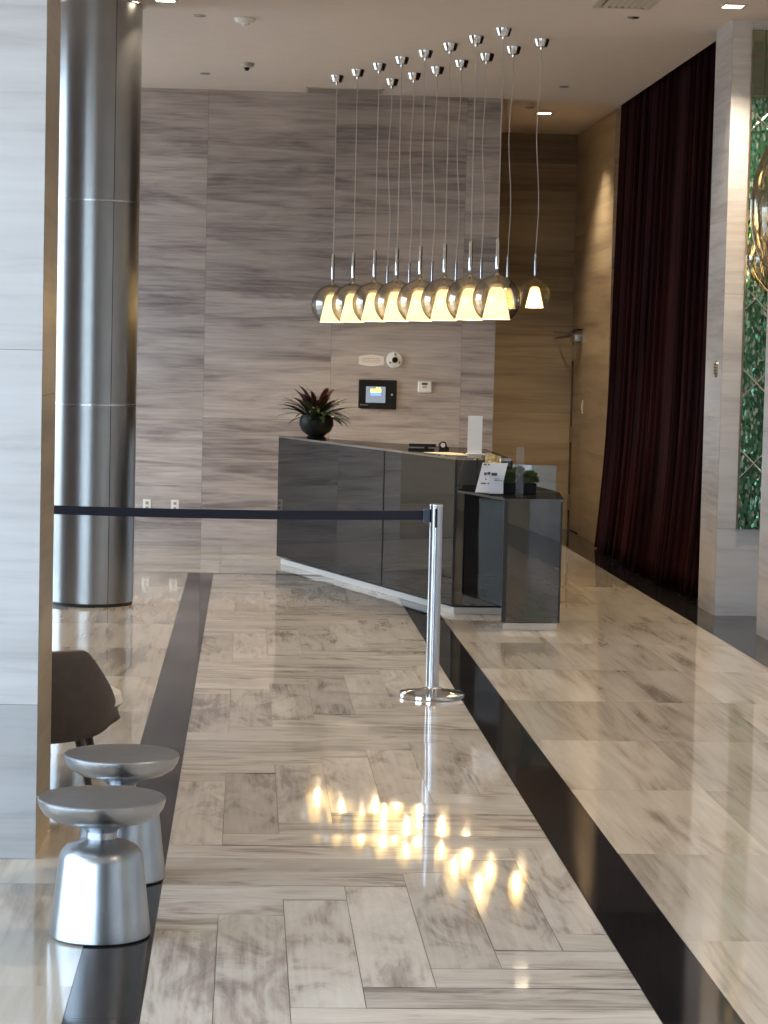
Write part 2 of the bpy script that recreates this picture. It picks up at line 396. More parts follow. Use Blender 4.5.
# flush door in the right wall of the recess
d = MB(); panels(d, [(22.86, 23.56, .01, .7), (22.86, 23.56, .7, 1.4), (22.86, 23.56, 1.4, 2.05)], ('x', 3.335, -1), 1.05, 1.15); d.box(3.337, 3.38, 22.86, 23.56, .01, 2.05, 1)
door = d.build('door_1', [TAN, GROUT]); door['kind'] = 'structure'
for z in (.28, .98, 1.82):
    h = MB(); h.tube([(3.325, 23.57, z - .08), (3.325, 23.57, z + .08)], .014); h.box(3.325, 3.334, 23.50, 23.57, z - .075, z + .075); h.build('hinge', BRASS, door)
h = MB(); h.box(3.25, 3.33, 22.98, 23.24, 1.93, 2.0, bev=.008); h.build('door_closer', POSTM, door)
h = MB(); h.tube([(3.27, 23.12, 2.005), (3.12, 23.54, 2.03)], .007); h.tube([(3.12, 23.54, 2.03), (3.33, 23.57, 2.04)], .007); h.build('closer_arm', POSTM, door)

# ------------------------------------------------------------------ curtain
c = MB(); ny, nz = 640, 24; V = []; F = []
for j in range(nz + 1):
    z = .025 + (CZ + .1 - .025) * j / nz; low = max(0, 1 - z / 1.5)
    for i in range(ny + 1):
        u = i / ny; y = 16.15 + 4.97 * u
        ph = 2 * PI * 27 * u + 1.5 * math.sin(7 * u + .4) + 1.1 * math.sin(23 * u) + low * .5 * math.sin(13 * u + 2)
        am = .075 * (1 + .3 * math.sin(31 * u)) * (1 + .15 * low)
        q = .5 + .5 * math.sin(ph)
        x = 3.42 - .06 * low ** 2 - am * q ** .8 - .012 * math.sin(ph * 2.3 + 1) - .10 * max(0, 1 - z / CZ) * math.exp(-((u - .6) / .6) ** 2)
        V.append((x, y + .035 * math.cos(ph), z + (.02 * math.sin(11 * u + 1) if j == 0 else 0)))
for j in range(nz):
    for i in range(ny):
        a = j * (ny + 1) + i; F.append((a, a + ny + 1, a + ny + 2, a + 1))
c.raw(V, F)
cu = c.build('curtain', VELVET, smooth=True)
cu.modifiers.new('thickness', 'SOLIDIFY').thickness = .006
tag(cu, 'floor to ceiling dark maroon velvet curtain hanging in deep folds', 'curtain')

# ------------------------------------------------------------------ steel column
cx, cy, cr = -1.04, 15.66, .285
col = empty('steel_column', (cx, cy, 0), 'round stainless steel clad column with ring joints, left of the grey back wall', 'column')
k = MB(); k.lathe([(cr - .012, .0), (cr - .012, CZ)], 64); k.build('joint_core', BLACKGAP, col, True)
seam = math.radians(-90 + 26.7)
for t_ in range(3):
    za, zb = (.022, 1.357, 2.71)[t_], (1.353, 2.706, CZ - .01)[t_]
    for q in range(3):
        a0 = seam + q * 2 * PI / 3 + .008; a1 = seam + (q + 1) * 2 * PI / 3 - .008
        p = MB(); p.lathe([(cr - .011, za), (cr, za + .002), (cr, zb - .002), (cr - .011, zb)], 32, a0=a0, a1=a1); p.build('cladding_panel', STEEL, col, True)
for z in (1.355, 2.708):
    r_ = MB(); r_.lathe([(cr, z - .006), (cr + .003, z - .005), (cr + .003, z + .005), (cr, z + .006)], 64); r_.build('joint_ring', POSTM, col, True)
r_ = MB(); r_.lathe([(cr, CZ - .03), (cr + .02, CZ - .03), (cr + .02, CZ - .002), (cr, CZ - .002)], 64); r_.build('top_collar', CHROME, col, True)
r_ = MB(); r_.lathe([(cr - .02, .001), (cr - .006, .001), (cr - .006, .022)], 64); r_.build('plinth', BLACKGAP, col, True)

# ------------------------------------------------------------------ reception desk
A, Bq, Cq, Eq = (.258, 19.02), (1.40, 15.36), (1.775, 15.38), (1.775, 17.0)
desk = empty('reception_desk', (0, 0, 0), 'angular reception desk clad in smoked mirror glass on a white kick plate', 'desk')
def lerp(a, b, t): return (a[0] + (b[0] - a[0]) * t, a[1] + (b[1] - a[1]) * t)
def plate(mb, p, q, z0, z1, th=.012, g=.0015):
    d = Vector((q[0] - p[0], q[1] - p[1])).normalized(); n = Vector((-d.y, d.x))
    p = Vector(p) + d * g; q = Vector(q) - d * g
    mb.prism([p, q, q + n * th, p + n * th], z0, z1)
M1 = lerp(A, Bq, .645)
for p, q in ((A, M1), (M1, Bq)):
    m = MB(); plate(m, p, q, .06, 1.04); m.build('front_panel', TINT, desk)
m = MB(); plate(m, Bq, Cq, .06, 1.04); m.build('end_panel', TINT, desk)
m = MB(); plate(m, Cq, Eq, .06, 1.04); m.build('side_panel', TINT, desk)
m = MB(); plate(m, Eq, lerp(A, Eq, .035), .06, 1.04); m.build('rear_panel', TINT, desk)
inner = [(.316, 18.908), (1.419, 15.38), (1.755, 15.40), (1.755, 16.97)]
m = MB(); m.prism(inner, .06, 1.035); m.build('carcass', BLACKGAP, desk)
m = MB(); m.prism([A, Bq, Cq, Eq], 1.041, 1.056); m.build('counter_top', TINTTOP, desk)
m = MB(); m.prism([(.294, 18.95), (1.412, 15.374), (1.765, 15.394), (1.765, 16.97)], .001, .045); m.build('kick_plate', TRIMW, desk)
for q in (Bq, Cq, M1):
    m = MB(); k_ = .008 if q is not M1 else .004; m.box(q[0] - k_, q[0] + k_, q[1] - k_, q[1] + k_, .06, 1.0405); m.build('corner_trim', BLACKGAP, desk)
# low counter
LB = [(1.640, 14.50), (2.003, 14.515), (2.08, 15.36), (1.765, 15.36)]
m = MB()
for i in range(4): plate(m, LB[i], LB[(i + 1) % 4], .05, .822)
m.build('low_counter_box', TINT, desk)
for q, k_ in ((LB[0], .013), (LB[1], .006)):
    m = MB(); m.box(q[0] - .004, q[0] + k_ * 2 - .004, q[1] - .004, q[1] + .02, .05, .8225); m.build('low_counter_edge', BLACKGAP, desk)
m = MB(); m.prism([(1.657, 14.515), (1.991, 14.527), (2.065, 15.345), (1.78, 15.345)], .05, .815); m.build('low_counter_core', BLACKGAP, desk)
m = MB(); m.prism([(1.647, 14.507), (1.997, 14.521), (2.07, 15.35), (1.77, 15.35)], .001, .045); m.build('low_counter_kick', TRIMW, desk)
m = MB(); m.prism([(1.40, 15.355), (1.485, 15.14), (1.638, 14.487), (2.02, 14.503), (2.10, 15.36), (1.775, 15.375)], .823, .838); m.build('low_counter_top', TINT, desk)
m = MB(); m.box(1.775, 2.082, 15.382, 15.394, .838, 1.015); m.build('screen_panel', CLEARMIR, desk)

# things on the desk ------------------------------------------------
ZT = 1.0562
pl = empty('potted_plant', (.55, 18.45, ZT), 'burgundy and green strap-leaved plant in a round black pot on the desk', 'plant')
m = MB(); m.lathe([(0, 0), (.075, 0), (.085, .012), (.06, .02), (.115, .06), (.138, .11), (.135, .16), (.12, .19), (.112, .185), (.112, .17), (0, .165)], 36); m.build('pot', POT, pl, True)
def blades(n, mat, name, len_, el, wid, parent, c=(0, 0, .17), rr=.06, curl=1.0):
    m = MB()
    for i in range(n):
        a = random.uniform(0, 2 * PI); e = math.radians(random.uniform(*el)); L = random.uniform(*len_); W = random.uniform(*wid)
        p = Vector((c[0] + rr * math.cos(a) * random.random(), c[1] + rr * math.sin(a) * random.random(), c[2])); side = Vector((-math.sin(a), math.cos(a), random.uniform(-.3, .3))).normalized()
        rows = []; N = 7
        for s in range(N + 1):
            t = s / N
            wdt = W * math.sin(PI * min(1, t * .93 + .07)) ** .7 * .5
            up = Vector((0, 0, 1)) * .12 * wdt
            rows.append((p + side * wdt + up, p.copy(), p - side * wdt + up))
            ee = e - curl * t * t * 1.1
            p = p + Vector((math.cos(a) * math.cos(ee), math.sin(a) * math.cos(ee), math.sin(ee))) * (L / N)
        V = [q for r in rows for q in r]; F = []
        for s in range(N): F += [(3 * s, 3 * s + 1, 3 * s + 4, 3 * s + 3), (3 * s + 1, 3 * s + 2, 3 * s + 5, 3 * s + 4)]
        m.raw(V, F)
    return m.build(name, mat, parent, True)
blades(34, LEAFR, 'burgundy_leaves', (.20, .33), (30, 88), (.035, .06), pl, curl=.9)
blades(72, LEAFG, 'green_leaves', (.18, .36), (0, 50), (.02, .045), pl, curl=1.0)

st = empty('stapler', (1.26, 16.55, ZT), 'long black stapler lying on the desk near the white board', 'stapler', rz=-.1)
m = MB(); m.box(-.10, .09, -.018, .018, 0, .014, bev=.004); m.build('base', DARK, st)
m = MB(); m.prism([(-.095, -.016), (.0, -.02), (.06, -.02), (.10, -.008), (.10, .008), (.06, .02), (.0, .02), (-.095, .016)], .024, .046); m.tube([(.03, 0, .014), (.03, 0, .026)], .016); m.build('arm', DARK, st)
td = empty('tape_dispenser', (1.42, 16.6, ZT), 'small humped black tape dispenser beside the stapler on the desk', 'tape dispenser', rz=.2)
m = MB(); V = [(-.03, 0), (.035, 0), (.036, .018), (.02, .03), (.01, .058), (-.012, .066), (-.032, .052), (-.036, .02)]
m.raw([(x, -.02, z) for x, z in V] + [(x, .02, z) for x, z in V], [tuple(range(8)), tuple(range(15, 7, -1))] + [(i, 8 + i, 8 + (i + 1) % 8, (i + 1) % 8) for i in range(8)]); m.build('body', DARK, td)
m = MB(); m.tube([(-.012, -.0215, .038), (-.012, .0215, .038)], .017, 16); m.build('tape_roll', WHITE, td, True)
wb = empty('display_board', (1.585, 15.98, ZT), 'tall narrow white display board standing on the desk corner', 'display board')
m = MB(); m.box(-.051, .049, -.006, .006, .006, .268, bev=.002); m.build('board', PAPER, wb)
m = MB(); m.box(-.06, .075, -.04, .04, 0, .006, bev=.002); m.build('foot', WHITE, wb)
m = MB(); m.prism([(1.24, 16.12), (1.39, 15.74), (1.52, 15.72), (1.50, 16.05), (1.42, 16.2)], ZT, ZT + .003); tag(m.build('paper_sheet', CREAM), 'cream paper spread flat on the desk beside the white board', 'paper')

ZL = .8382
sg = empty('sign_holder', (1.578, 14.90, ZL), 'tilted white notice in a clear stand on the low counter', 'sign', rz=-.12)
def card(mb, x0, x1, z0, z1, y, th, tilt, skew=0.0):
    def P(x, z, yy): return (x + skew * (z - z0), yy + z * math.tan(tilt), z)
    V = [P(x0, z0, y), P(x1, z0, y), P(x1, z1, y), P(x0, z1, y), P(x0, z0, y + th), P(x1, z0, y + th), P(x1, z1, y + th), P(x0, z1, y + th)]
    mb.raw(V, [(0, 1, 2, 3), (7, 6, 5, 4), (0, 4, 5, 1), (1, 5, 6, 2), (2, 6, 7, 3), (3, 7, 4, 0)])
T = .25
m = MB(); card(m, -.09, .075, .012, .205, 0, .004, T, .22); m.build('notice_card', PAPER, sg)
m = MB(); card(m, .0, .093, .008, .128, -.016, .003, T, -.02); m.build('front_card', pbr('bluish_paper', srgb(208, 214, 228), .6, var=.02), sg)
m = MB()
for (x0, x1, z) in ((-.035, -.018, .125), (-.014, .006, .128), (.012, .05, .124), (-.028, -.018, .095), (-.055, -.02, .068), (-.012, .024, .068), (-.04, -.02, .19), (-.012, 0, .19)):
    m = MB(); card(m, x0, x1, z, z + (.018 if z > .12 and z < .15 else .008), -.018 if x0 > -.01 and z < .125 else -.003, .0015, T); m.build('printed_text', INK, sg)
for (x0, x1, z) in ((.03, .085, .092), (.03, .07, .102)): m = MB(); card(m, x0, x1, z, z + .003, -.019, .001, T); m.build('printed_text', INK, sg)
m = MB(); card(m, -.095, .095, .0, .018, -.03, .03, 0); m.build('acrylic_foot', ACRYL, sg)
gc = empty('gold_card', (1.62, 15.1, ZL), 'small crinkled gold card standing up behind the white notice', 'card')
m = MB(); V = []; F = []
for j in range(5):
    for i in range(7): V.append((-.052 + .104 * i / 6 + random.uniform(-.002, .002), .012 * math.sin(i * 1.7 + j), .198 + .068 * j / 4 - .022 * i / 6 + (.006 if i in (1, 2) and j == 4 else 0)))
for j in range(4):
    for i in range(6): F.append((j * 7 + i, j * 7 + i + 1, (j + 1) * 7 + i + 1, (j + 1) * 7 + i))
m.raw(V, F); o = m.build('card', GOLD, gc); o.modifiers.new('thickness', 'SOLIDIFY').thickness = .003
m = MB(); m.tube([(-.02, .004, .004), (-.02, .004, .205)], .005); m.lathe([(0, 0), (.03, 0), (.03, .004), (0, .005)], 20, (-.02, .004, 0)); m.build('stand', CHROME, gc)
def topiary(x, y, label, r):
    t = empty('grass_topiary', (x, y, ZL), label, 'plant', 'clipped topiaries on the low counter')
    m = MB(); m.box(-.045, .045, -.045, .045, 0, .075, bev=.006); m.build('pot', DARK, t)
    m = MB()
    for i in range(520):
        th = random.uniform(0, 2 * PI); ph = math.acos(random.uniform(-.25, 1)); d_ = Vector((math.sin(ph) * math.cos(th), math.sin(ph) * math.sin(th), math.cos(ph)))
        p0 = Vector((0, 0, .095)) + d_ * r * .55; L = r * random.uniform(.40, .56); s = d_.cross(Vector((.3, .5, .8))).normalized() * .0035
        e = p0 + d_ * L + Vector((random.uniform(-.006, .006), random.uniform(-.006, .006), random.uniform(-.004, .006)))
        m.raw([p0 - s, p0 + s, e + s * .4, e - s * .4], [(0, 1, 2, 3)])
    m.lathe([(0, -r * .7), (r * .5, -r * .5), (r * .66, 0), (r * .5, r * .5), (0, r * .68)], 14, (0, 0, .095))
    m.build('foliage', GRASS, t)
topiary(1.722, 15.02, 'clipped green grass ball in a black pot directly beside the white notice', .064)
topiary(1.858, 15.05, 'clipped green grass ball in a black pot, right of the acrylic upright', .062)
ah = empty('acrylic_upright', (1.757, 14.74, ZL), 'slim clear acrylic upright stand in front of the topiaries', 'stand')
m = MB(); m.box(-.024, .024, -.004, .004, .006, .32, bev=.0015); m.build('blade', ACRYL, ah)
m = MB(); m.box(-.045, .045, -.035, .035, 0, .006, bev=.002); m.build('foot', ACRYL, ah)

# ------------------------------------------------------------------ rope barrier
def stanchion(name, loc, label, belt):
    s = empty(name, loc, label, 'barrier post')
    m = MB(); m.lathe([(0, .001), (.164, .001), (.167, .004), (.167, .020), (.163, .025), (.06, .040), (.05, .046), (0, .046)], 64); m.build('base', CHROME, s, True)
    m = MB(); m.lathe([(.033, .04), (.033, .905)], 40); m.lathe([(.04, .046), (.036, .052), (.033, .054)], 40); m.build('post', POSTM, s, True)
    m = MB(); m.lathe([(.033, .905), (.034, .906), (.034, .965), (.033, .966)], 40); h = m.build('head', POSTM, s, True)
    for a in (-PI / 2 - .1, 0, PI / 2, PI - .15):
        m = MB(); x_, y_ = .0345 * math.cos(a), .0345 * math.sin(a); tx, ty = -math.sin(a) * .0055, math.cos(a) * .0055
        q = [(x_ * .9 - tx, y_ * .9 - ty), (x_ * 1.02 - tx, y_ * 1.02 - ty), (x_ * 1.02 + tx, y_ * 1.02 + ty), (x_ * .9 + tx, y_ * .9 + ty)]
        m.prism(q, .862, .958); m.build('slot', DARK, h)
    m = MB(); m.lathe([(.0345, .966), (.0355, .968), (.034, .976), (.03, .979), (0, .980)], 40); m.build('cap', DARK if not belt else CHROME, s, True)
    return s
s1 = stanchion('stanchion', (.957, 11.52, 0), 'chrome belt barrier post with round base and navy belt', True)
m = MB(); m.box(-.066, -.033, -.022, .022, .886, .953, bev=.004); m.build('belt_clip', CLIP, s1)
s2x, s2y = -1.235 - .957, 11.27 - 11.52
m = MB(); N = 40; V = []; F = []
for i in range(N + 1):
    t = i / N; x_ = -.062 + (s2x + .066 + .062) * t; y_ = s2y * t; sag = -.012 * math.sin(PI * t); zc = .921 + .012 * t + sag; hw = .0235 - .002 * t
    V += [(x_, y_ - .0015, zc - hw), (x_, y_ - .0015, zc + hw), (x_, y_ + .0015, zc + hw), (x_, y_ + .0015, zc - hw)]
for i in range(N):
    a = 4 * i; F += [(a, a + 4, a + 5, a + 1), (a + 1, a + 5, a + 6, a + 2), (a + 2, a + 6, a + 7, a + 3), (a + 3, a + 7, a + 4, a)]
m.raw(V, F); m.build('belt', BELT, s1, True)
s2 = stanchion('stanchion', (-1.235, 11.27, 0), 'second chrome belt barrier post, behind the pale pillar', True)

# ------------------------------------------------------------------ metal stools and armchair
prof = [(0, .001), (.142, .001), (.147, .006), (.146, .02), (.122, .228), (.117, .246), (.104, .262), (.076, .274), (.054, .280), (.046, .288), (.046, .306), (.055, .318), (.09, .330), (.14, .343), (.168, .360), (.180, .378), (.186, .396), (.1862, .403), (.183, .4065), (.165, .4045), (.10, .401), (0, .400)]
def stool(loc, label):
    s = empty('metal_stool', loc, label, 'stool', 'hourglass metal stools')
    m = MB(); m.lathe(prof[:11], 72); m.build('base', ALU, s, True)
    m = MB(); m.lathe(prof[10:], 72); m.build('seat', ALU, s, True)
    return s
stool((-.402, 6.66, 0), 'nearer silver metal stool with a dished top and flared base')
stool((-.385, 7.40, 0), 'farther silver metal stool, partly hidden behind the nearer one')

ch = empty('armchair', (-.84, 9.02, 0), 'low taupe leather tub chair with a white seat, behind the pale pillar', 'armchair')
m = MB(); V = []; F = []; N, J = 40, 12
def shell(a, t, inner):
    # a: -1..1 round the back (the middle faces the camera side), t: 0 bottom .. 1 top
    ang = -PI / 2 + a * 1.75
    top = .565 - .60 * max(0, abs(a) - .45)
    zb = .20 + .05 * abs(a) ** 3; z = zb + max(.03, top - zb) * t
    r = .315 + .035 * t + (.02 * math.sin(PI * t) if not inner else -.035)
    r += .03 * max(0, abs(a) - .85) / .15 * (1 - t)
    return Vector((r * math.cos(ang), r * .95 * math.sin(ang), z))
ring = [(t / J, False) for t in range(J + 1)] + [(1 - t / J, True) for t in range(J + 1)]
for i in range(N + 1):
    for t, inn in ring: V.append(shell(-1 + 2 * i / N, t, inn))
K = len(ring)
for i in range(N):
    for k_ in range(K):
        b = (k_ + 1) % K; F.append((i * K + k_, (i + 1) * K + k_, (i + 1) * K + b, i * K + b))
F.append(tuple(range(K))); F.append(tuple(N * K + k_ for k_ in range(K - 1, -1, -1)))
m.raw(V, F); o = m.build('back_shell', LEATHER, ch, True); sb = o.modifiers.new('smooth', 'SUBSURF'); sb.levels = 1; sb.render_levels = 1
m = MB(); m.lathe([(0, .20), (.25, .20), (.285, .215), (.29, .24), (.28, .26), (0, .27)], 40); m.build('seat_base', LEATHER, ch, True)
m = MB(); m.lathe([(0, .271), (.25, .271), (.30, .29), (.325, .325), (.315, .36), (.27, .382), (0, .392)], 40, (.045, .04, 0)); m.build('seat_cushion', CUSHION, ch, True)
for sx, sy in ((-1, -1), (1, -1), (-1, 1), (1, 1)):
    m = MB(); m.tube([(sx * .215, sy * .17, .21), (sx * .262, sy * .20, .001)], [.02, .012], 12); m.build('leg', WOODLEG, ch, True)

# ------------------------------------------------------------------ pendants
def globe_prof(r, cut=-.80):
    P = [(.012, r + .045 * r / .17), (.014, r + .022 * r / .17), (.022 * r / .17, r + .006 * r / .17), (.040 * r / .17, r * .975)]
    a0 = math.asin(.95); a1 = math.asin(cut)
    for i in range(1, 27):
        a = a0 + (a1 - a0) * i / 26; P.append((r * math.cos(a), r * math.sin(a)))
    return P
def pendant(big):
    r = .172 if big else .114
    zc = 2.145 if big else 2.20
    t = empty('globe_pendant', (0, 0, zc))
    top = CZ - zc
    m = MB(); m.lathe([(0, top - .0005), (.060, top - .0005), (.060, top - .006), (.044, top - .052), (.040, top - .058), (.012, top - .062), (.010, top - .078), (0, top - .079)], 32); m.build('canopy', CHROME, t, True)
    sl = .215 if big else .165
    sr = .0145 if big else .0085
    s0 = r + (.045 if big else .025)
    pts = []
    for i in range(15):
        u = i / 14; pts.append((0 if big else .018 * math.sin(PI * u) * math.sin(2.2 * PI * u + .4), 0, s0 + sl - .01 + (top - .07 - s0 - sl + .01) * u))
    m = MB(); m.tube(pts, .0032, 8); m.build('cord', TRIMW, t, True)
    m = MB(); m.lathe([(0, s0), (sr, s0), (sr, s0 + sl - .01), (sr * .5, s0 + sl), (0, s0 + sl)], 20); m.build('stem', CHROME if big else POSTM, t, True)
    m = MB(); m.lathe(globe_prof(r), 48); g = m.build('glass_globe', SMOKE if big else SMOKE2, t, True)
    k = r / .172; z1 = -.80 * r
    m = MB(); m.lathe([(.0, .088 * k), (.03 * k, .087 * k), (.045 * k, .075 * k), (.055 * k, .05 * k), (.100 * k, z1 - .002), (.097 * k, z1 - .004), (.052 * k, .048 * k), (.04 * k, .07 * k), (0, .082 * k)], 36); m.build('diffuser', FROST, t, True)
    m = MB(); m.lathe([(0, -.075 * k), (.016 * k, -.07 * k), (.026 * k, -.048 * k), (.02 * k, -.02 * k), (.011 * k, .0), (.011 * k, .03 * k), (0, .032 * k)], 20); m.build('bulb', BULB, t, True)
    if big:
        m = MB()
        for s in (-1, 1):
            m = MB(); m.lathe([(0, 0), (.009, .0), (.009, .018), (0, .018)], 14, (s * .16, 0, -.012)); m.build('glass_stud', CHROME, t, True)
    lamp('pendant_light', 'POINT', (0, 0, -.11 * k), PEND_W * (1 if big else .6), (1, .76, .42), t, shadow_soft_size=.025)
    return t
PEND_W = 3.6
ORD = ['first', 'second', 'third', 'fourth', 'fifth', 'sixth', 'seventh', 'eighth']
big0 = pendant(True); small0 = pendant(False)
for i in range(8):
    u = i / 7; o = big0 if i == 0 else copy_tree(big0)
    o.location.x = 1.745 + (.685 - 1.745) * u; o.location.y = 16.31 + (19.30 - 16.31) * u
    tag(o, 'large smoked glass globe lamp, %s from the right in the front row%s' % (ORD[i], ' and nearest' if i == 0 else ' and farthest' if i == 7 else ''), 'pendant lamp', 'large globe pendants in the front row')
for i in range(7):
    u = i / 6; o = small0 if i == 0 else copy_tree(small0)
    o.location.x = 2.075 + (1.15 - 2.075) * u; o.location.y = 16.79 + (19.43 - 16.79) * u
    tag(o, 'small clear globe lamp hanging apart in front of the brown recess' if i == 0 else 'small clear globe lamp, %s from the right in the row behind the large globes' % ORD[i], 'pendant lamp', 'small globe pendants in the rear row')

# ------------------------------------------------------------------ mosaic panel and blown glass lamps in the alcove
mo = empty('mosaic_panel', (4.18, 15.545, .6), 'tall green glittering glass mosaic panel set in the alcove wall', 'mosaic panel')
m = MB(); m.box(-.82, .82, -.012, .0, 0, 3.38); m.build('mosaic_sheet', MOSAIC, mo)
m = MB(); m.box(-.82, .82, -.0135, -.0125, 2.945, 3.375); m.build('upper_glass', mirror('olive_mirror_glass', (.42, .48, .34), .05), mo)
m = MB()
for z0 in (-.2, .35, .9, 1.5, 2.1, 2.7):
    for s in (-1, 1):
        x0, z_0, x1, z_1 = (-.82, z0, .82, z0 + 1.7) if s < 0 else (-.82, z0 + .75, .82, z0 - .9)
        pts = []
        for k_ in range(41):
            t = k_ / 40; x_, z_ = x0 + (x1 - x0) * t, z_0 + (z_1 - z_0) * t
            if .01 < z_ < 2.85: pts.append((x_, -.014, z_))
        if len(pts) > 1: m.tube([pts[0], pts[-1]], .006, 6)
m.build('mirror_strip', CLEARMIR, mo)
m = MB(); m.box(-.825, .82, -.016, -.0, 2.93, 2.945); m.box(-.825, .82, -.016, 0, 3.2, 3.215); m.box(-.83, -.818, -.016, 0, 0, 3.38); m.build('panel_trim', BRASS, mo)
mo2 = empty('mosaic_panel', (3.6, 6.35, .6), 'green glass mosaic panel on the right wall near the camera', 'mosaic panel', rz=-PI / 2)
m = MB(); m.box(-.45, .45, -.012, .0, 0, 3.38); m.build('mosaic_sheet', MOSAIC, mo2)
def blown(x, y, zc, a, h, label, body):
    t = empty('blown_glass_lamp', (x, y, zc), label, 'lamp', 'ribbed glass lamps in the alcove')
    P = []
    for i in range(33):
        u = i / 32; z = h * (1 - 2 * u)
        P.append((max(.012, a * math.sin(PI * u) ** (.55 if body else .8) * (1 - .12 * (1 - u))), z))
    m = MB(); m.lathe(P, 96, ripple=22, amp=.05); m.build('ribbed_glass', RIBGLASS, t, True)
    m = MB(); m.lathe([(.012, h - .02), (.03, h), (.03, h + .05), (.01, h + .06)], 20); m.tube([(0, 0, h + .05), (0, 0, CZ - zc - .001)], .006); m.build('rod', BRASS, t, True)
    for dz in (-.3, .25):
        m = MB(); m.lathe([(0, -.03), (.02, -.025), (.028, 0), (.018, .03), (0, .045)], 14, (0, 0, dz * h)); m.build('bulb', BULB, t, True)
    m = MB(); m.tube([(0, 0, -.4 * h), (0, 0, h)], .008); m.build('socket_stem', BRASS, t, True)
    lamp('alcove_light', 'POINT', (0, 0, -.05), 1.6, (1, .76, .42), t, shadow_soft_size=.05)
blown(3.45, 14.80, 2.76, .235, .52, 'large ribbed smoky glass lamp at the right edge, in the alcove', True)
blown(3.50, 15.27, 2.44, .20, .26, 'smaller ribbed amber glass lamp hanging below and behind the large one', False)

# ------------------------------------------------------------------ wall fittings
YW = 20.602
def walltag(name, x, z, label, cat): return empty(name, (x, YW, z), label, cat)
t = walltag('wall_sign', 1.093, 1.694, 'small white sign with bulging long sides on the grey wall', 'sign')
m = MB(); out = [(-.112, -.036)] + [(-.112 + .224 * i / 10, -.036 - .016 * math.sin(PI * i / 10)) for i in range(1, 10)] + [(.112, -.036), (.112, .036)] + [(.112 - .224 * i / 10, .036 + .016 * math.sin(PI * i / 10)) for i in range(1, 10)] + [(-.112, .036)]
n_ = len(out); m.raw([(x, -.010, z) for x, z in out] + [(x, 0, z) for x, z in out], [tuple(range(n_)), tuple(range(2 * n_ - 1, n_ - 1, -1))] + [(i, n_ + i, n_ + (i + 1) % n_, (i + 1) % n_) for i in range(n_)]); m.build('plate', WHITE, t)
m = MB()
for z, a in ((.018, .075), (.003, .085), (-.014, .075)):
    x_ = -a
    while x_ < a:
        l_ = random.uniform(.012, .03); m.box(x_, min(a, x_ + l_), -.0112, -.0098, z - .0025, z + .0025); x_ += l_ + .006
m.build('printed_line', pbr('orange_print', srgb(205, 150, 110), .6), t)
t = walltag('wall_camera', 1.302, 1.703, 'round white wall device with a dark centre lens, right of the small sign', 'camera')
def ydisc(mb, prof, n=32, cx=0, cz=0):
    V = []; F = []
    for r, y in prof:
        for i in range(n): V.append((cx + r * math.cos(2 * PI * i / n), -y, cz + r * math.sin(2 * PI * i / n)))
    for k_ in range(len(prof) - 1):
        for i in range(n): j = (i + 1) % n; F.append((k_ * n + i, k_ * n + j, (k_ + 1) * n + j, (k_ + 1) * n + i))
    mb.raw(V, F)
m = MB(); ydisc(m, [(.075, 0), (.075, .02), (.066, .034), (.0, .042)]); m.build('housing', WHITE, t, True)
m = MB(); ydisc(m, [(.026, .036), (.026, .046), (.018, .056), (0, .060)]); m.build('lens', DARK, t, True)
for a in (PI / 2, PI / 2 + 2.1, PI / 2 - 2.1):
    m = MB(); ydisc(m, [(.0075, .034), (.0075, .040), (0, .041)], 12, .05 * math.cos(a), .05 * math.sin(a)); m.build('sensor', DARK, t)
t = walltag('control_panel', 1.155, 1.392, 'black framed wall control panel with a small lit screen', 'control panel')
m = MB(); m.box(-.17, .17, -.03, 0, -.13, .13, bev=.006); m.build('frame', DARK, t)
SCR = glow('screen_grey', (.16, .18, .22), 1.0); SCY = glow('screen_yellow', (.75, .85, .12), 1.6); SCB = glow('screen_blue', (.16, .28, .75), 1.2)
m = MB(); m.box(-.105, .07, -.032, -.029, -.075, .07); m.build('screen', SCR, t)
m = MB(); m.box(-.065, .03, -.033, -.0305, .018, .048); m.box(-.015, .0, -.033, -.0305, .05, .064); m.box(.01, .022, -.033, -.0305, .05, .064); m.build('yellow_block', SCY, t)
m = MB(); m.box(-.065, .03, -.033, -.0305, -.012, .016); m.build('blue_block', SCB, t)
m = MB(); ydisc(m, [(.008, .03), (.008, .033), (0, .034)], 14, .128, .0); m.build('keyhole', WHITE, t)
m = MB()
for i in range(6): m.box(-.155 + i * .012, -.147 + i * .012, -.0315, -.0295, -.1, -.09)
m.build('small_print', POSTM, t)
t = walltag('thermostat', 1.578, 1.468, 'small white thermostat on the grey wall, right of the control panel', 'thermostat')
m = MB(); m.box(-.063, .063, -.035, 0, -.052, .052, bev=.012); m.build('housing', WHITE, t)
m = MB(); m.box(-.03, .022, -.037, -.034, .018, .038); m.build('display', INK, t)
m = MB(); m.box(-.024, .018, -.0365, -.034, -.012, .012); m.build('button', TRIMW, t)
for x_, lab in ((-.884, 'white outlet plate low on the grey wall, nearest the steel column'), (-.635, 'white outlet plate low on the grey wall, nearer the desk')):
    t = walltag('outlet_plate', x_, .355, lab, 'outlet')
    m = MB(); m.box(-.035, .035, -.008, 0, -.055, .055, bev=.003); m.build('plate', WHITE, t)
    for z in (-.022, .022):
        m = MB(); m.box(-.014, .014, -.0095, -.007, z - .014, z + .014); m.box(-.006, -.003, -.0105, -.009, z - .005, z + .007, 1); m.box(.003, .006, -.0105, -.009, z - .005, z + .007, 1); m.build('socket', [TRIMW, DARK], t)
t = empty('light_switch', (3.319, 22.74, 1.28), 'beige switch plate on the tan wall beside the flush door', 'switch')
m = MB(); m.box(-.008, 0, -.04, .04, -.065, .065, bev=.003); m.build('plate', BEIGE, t)
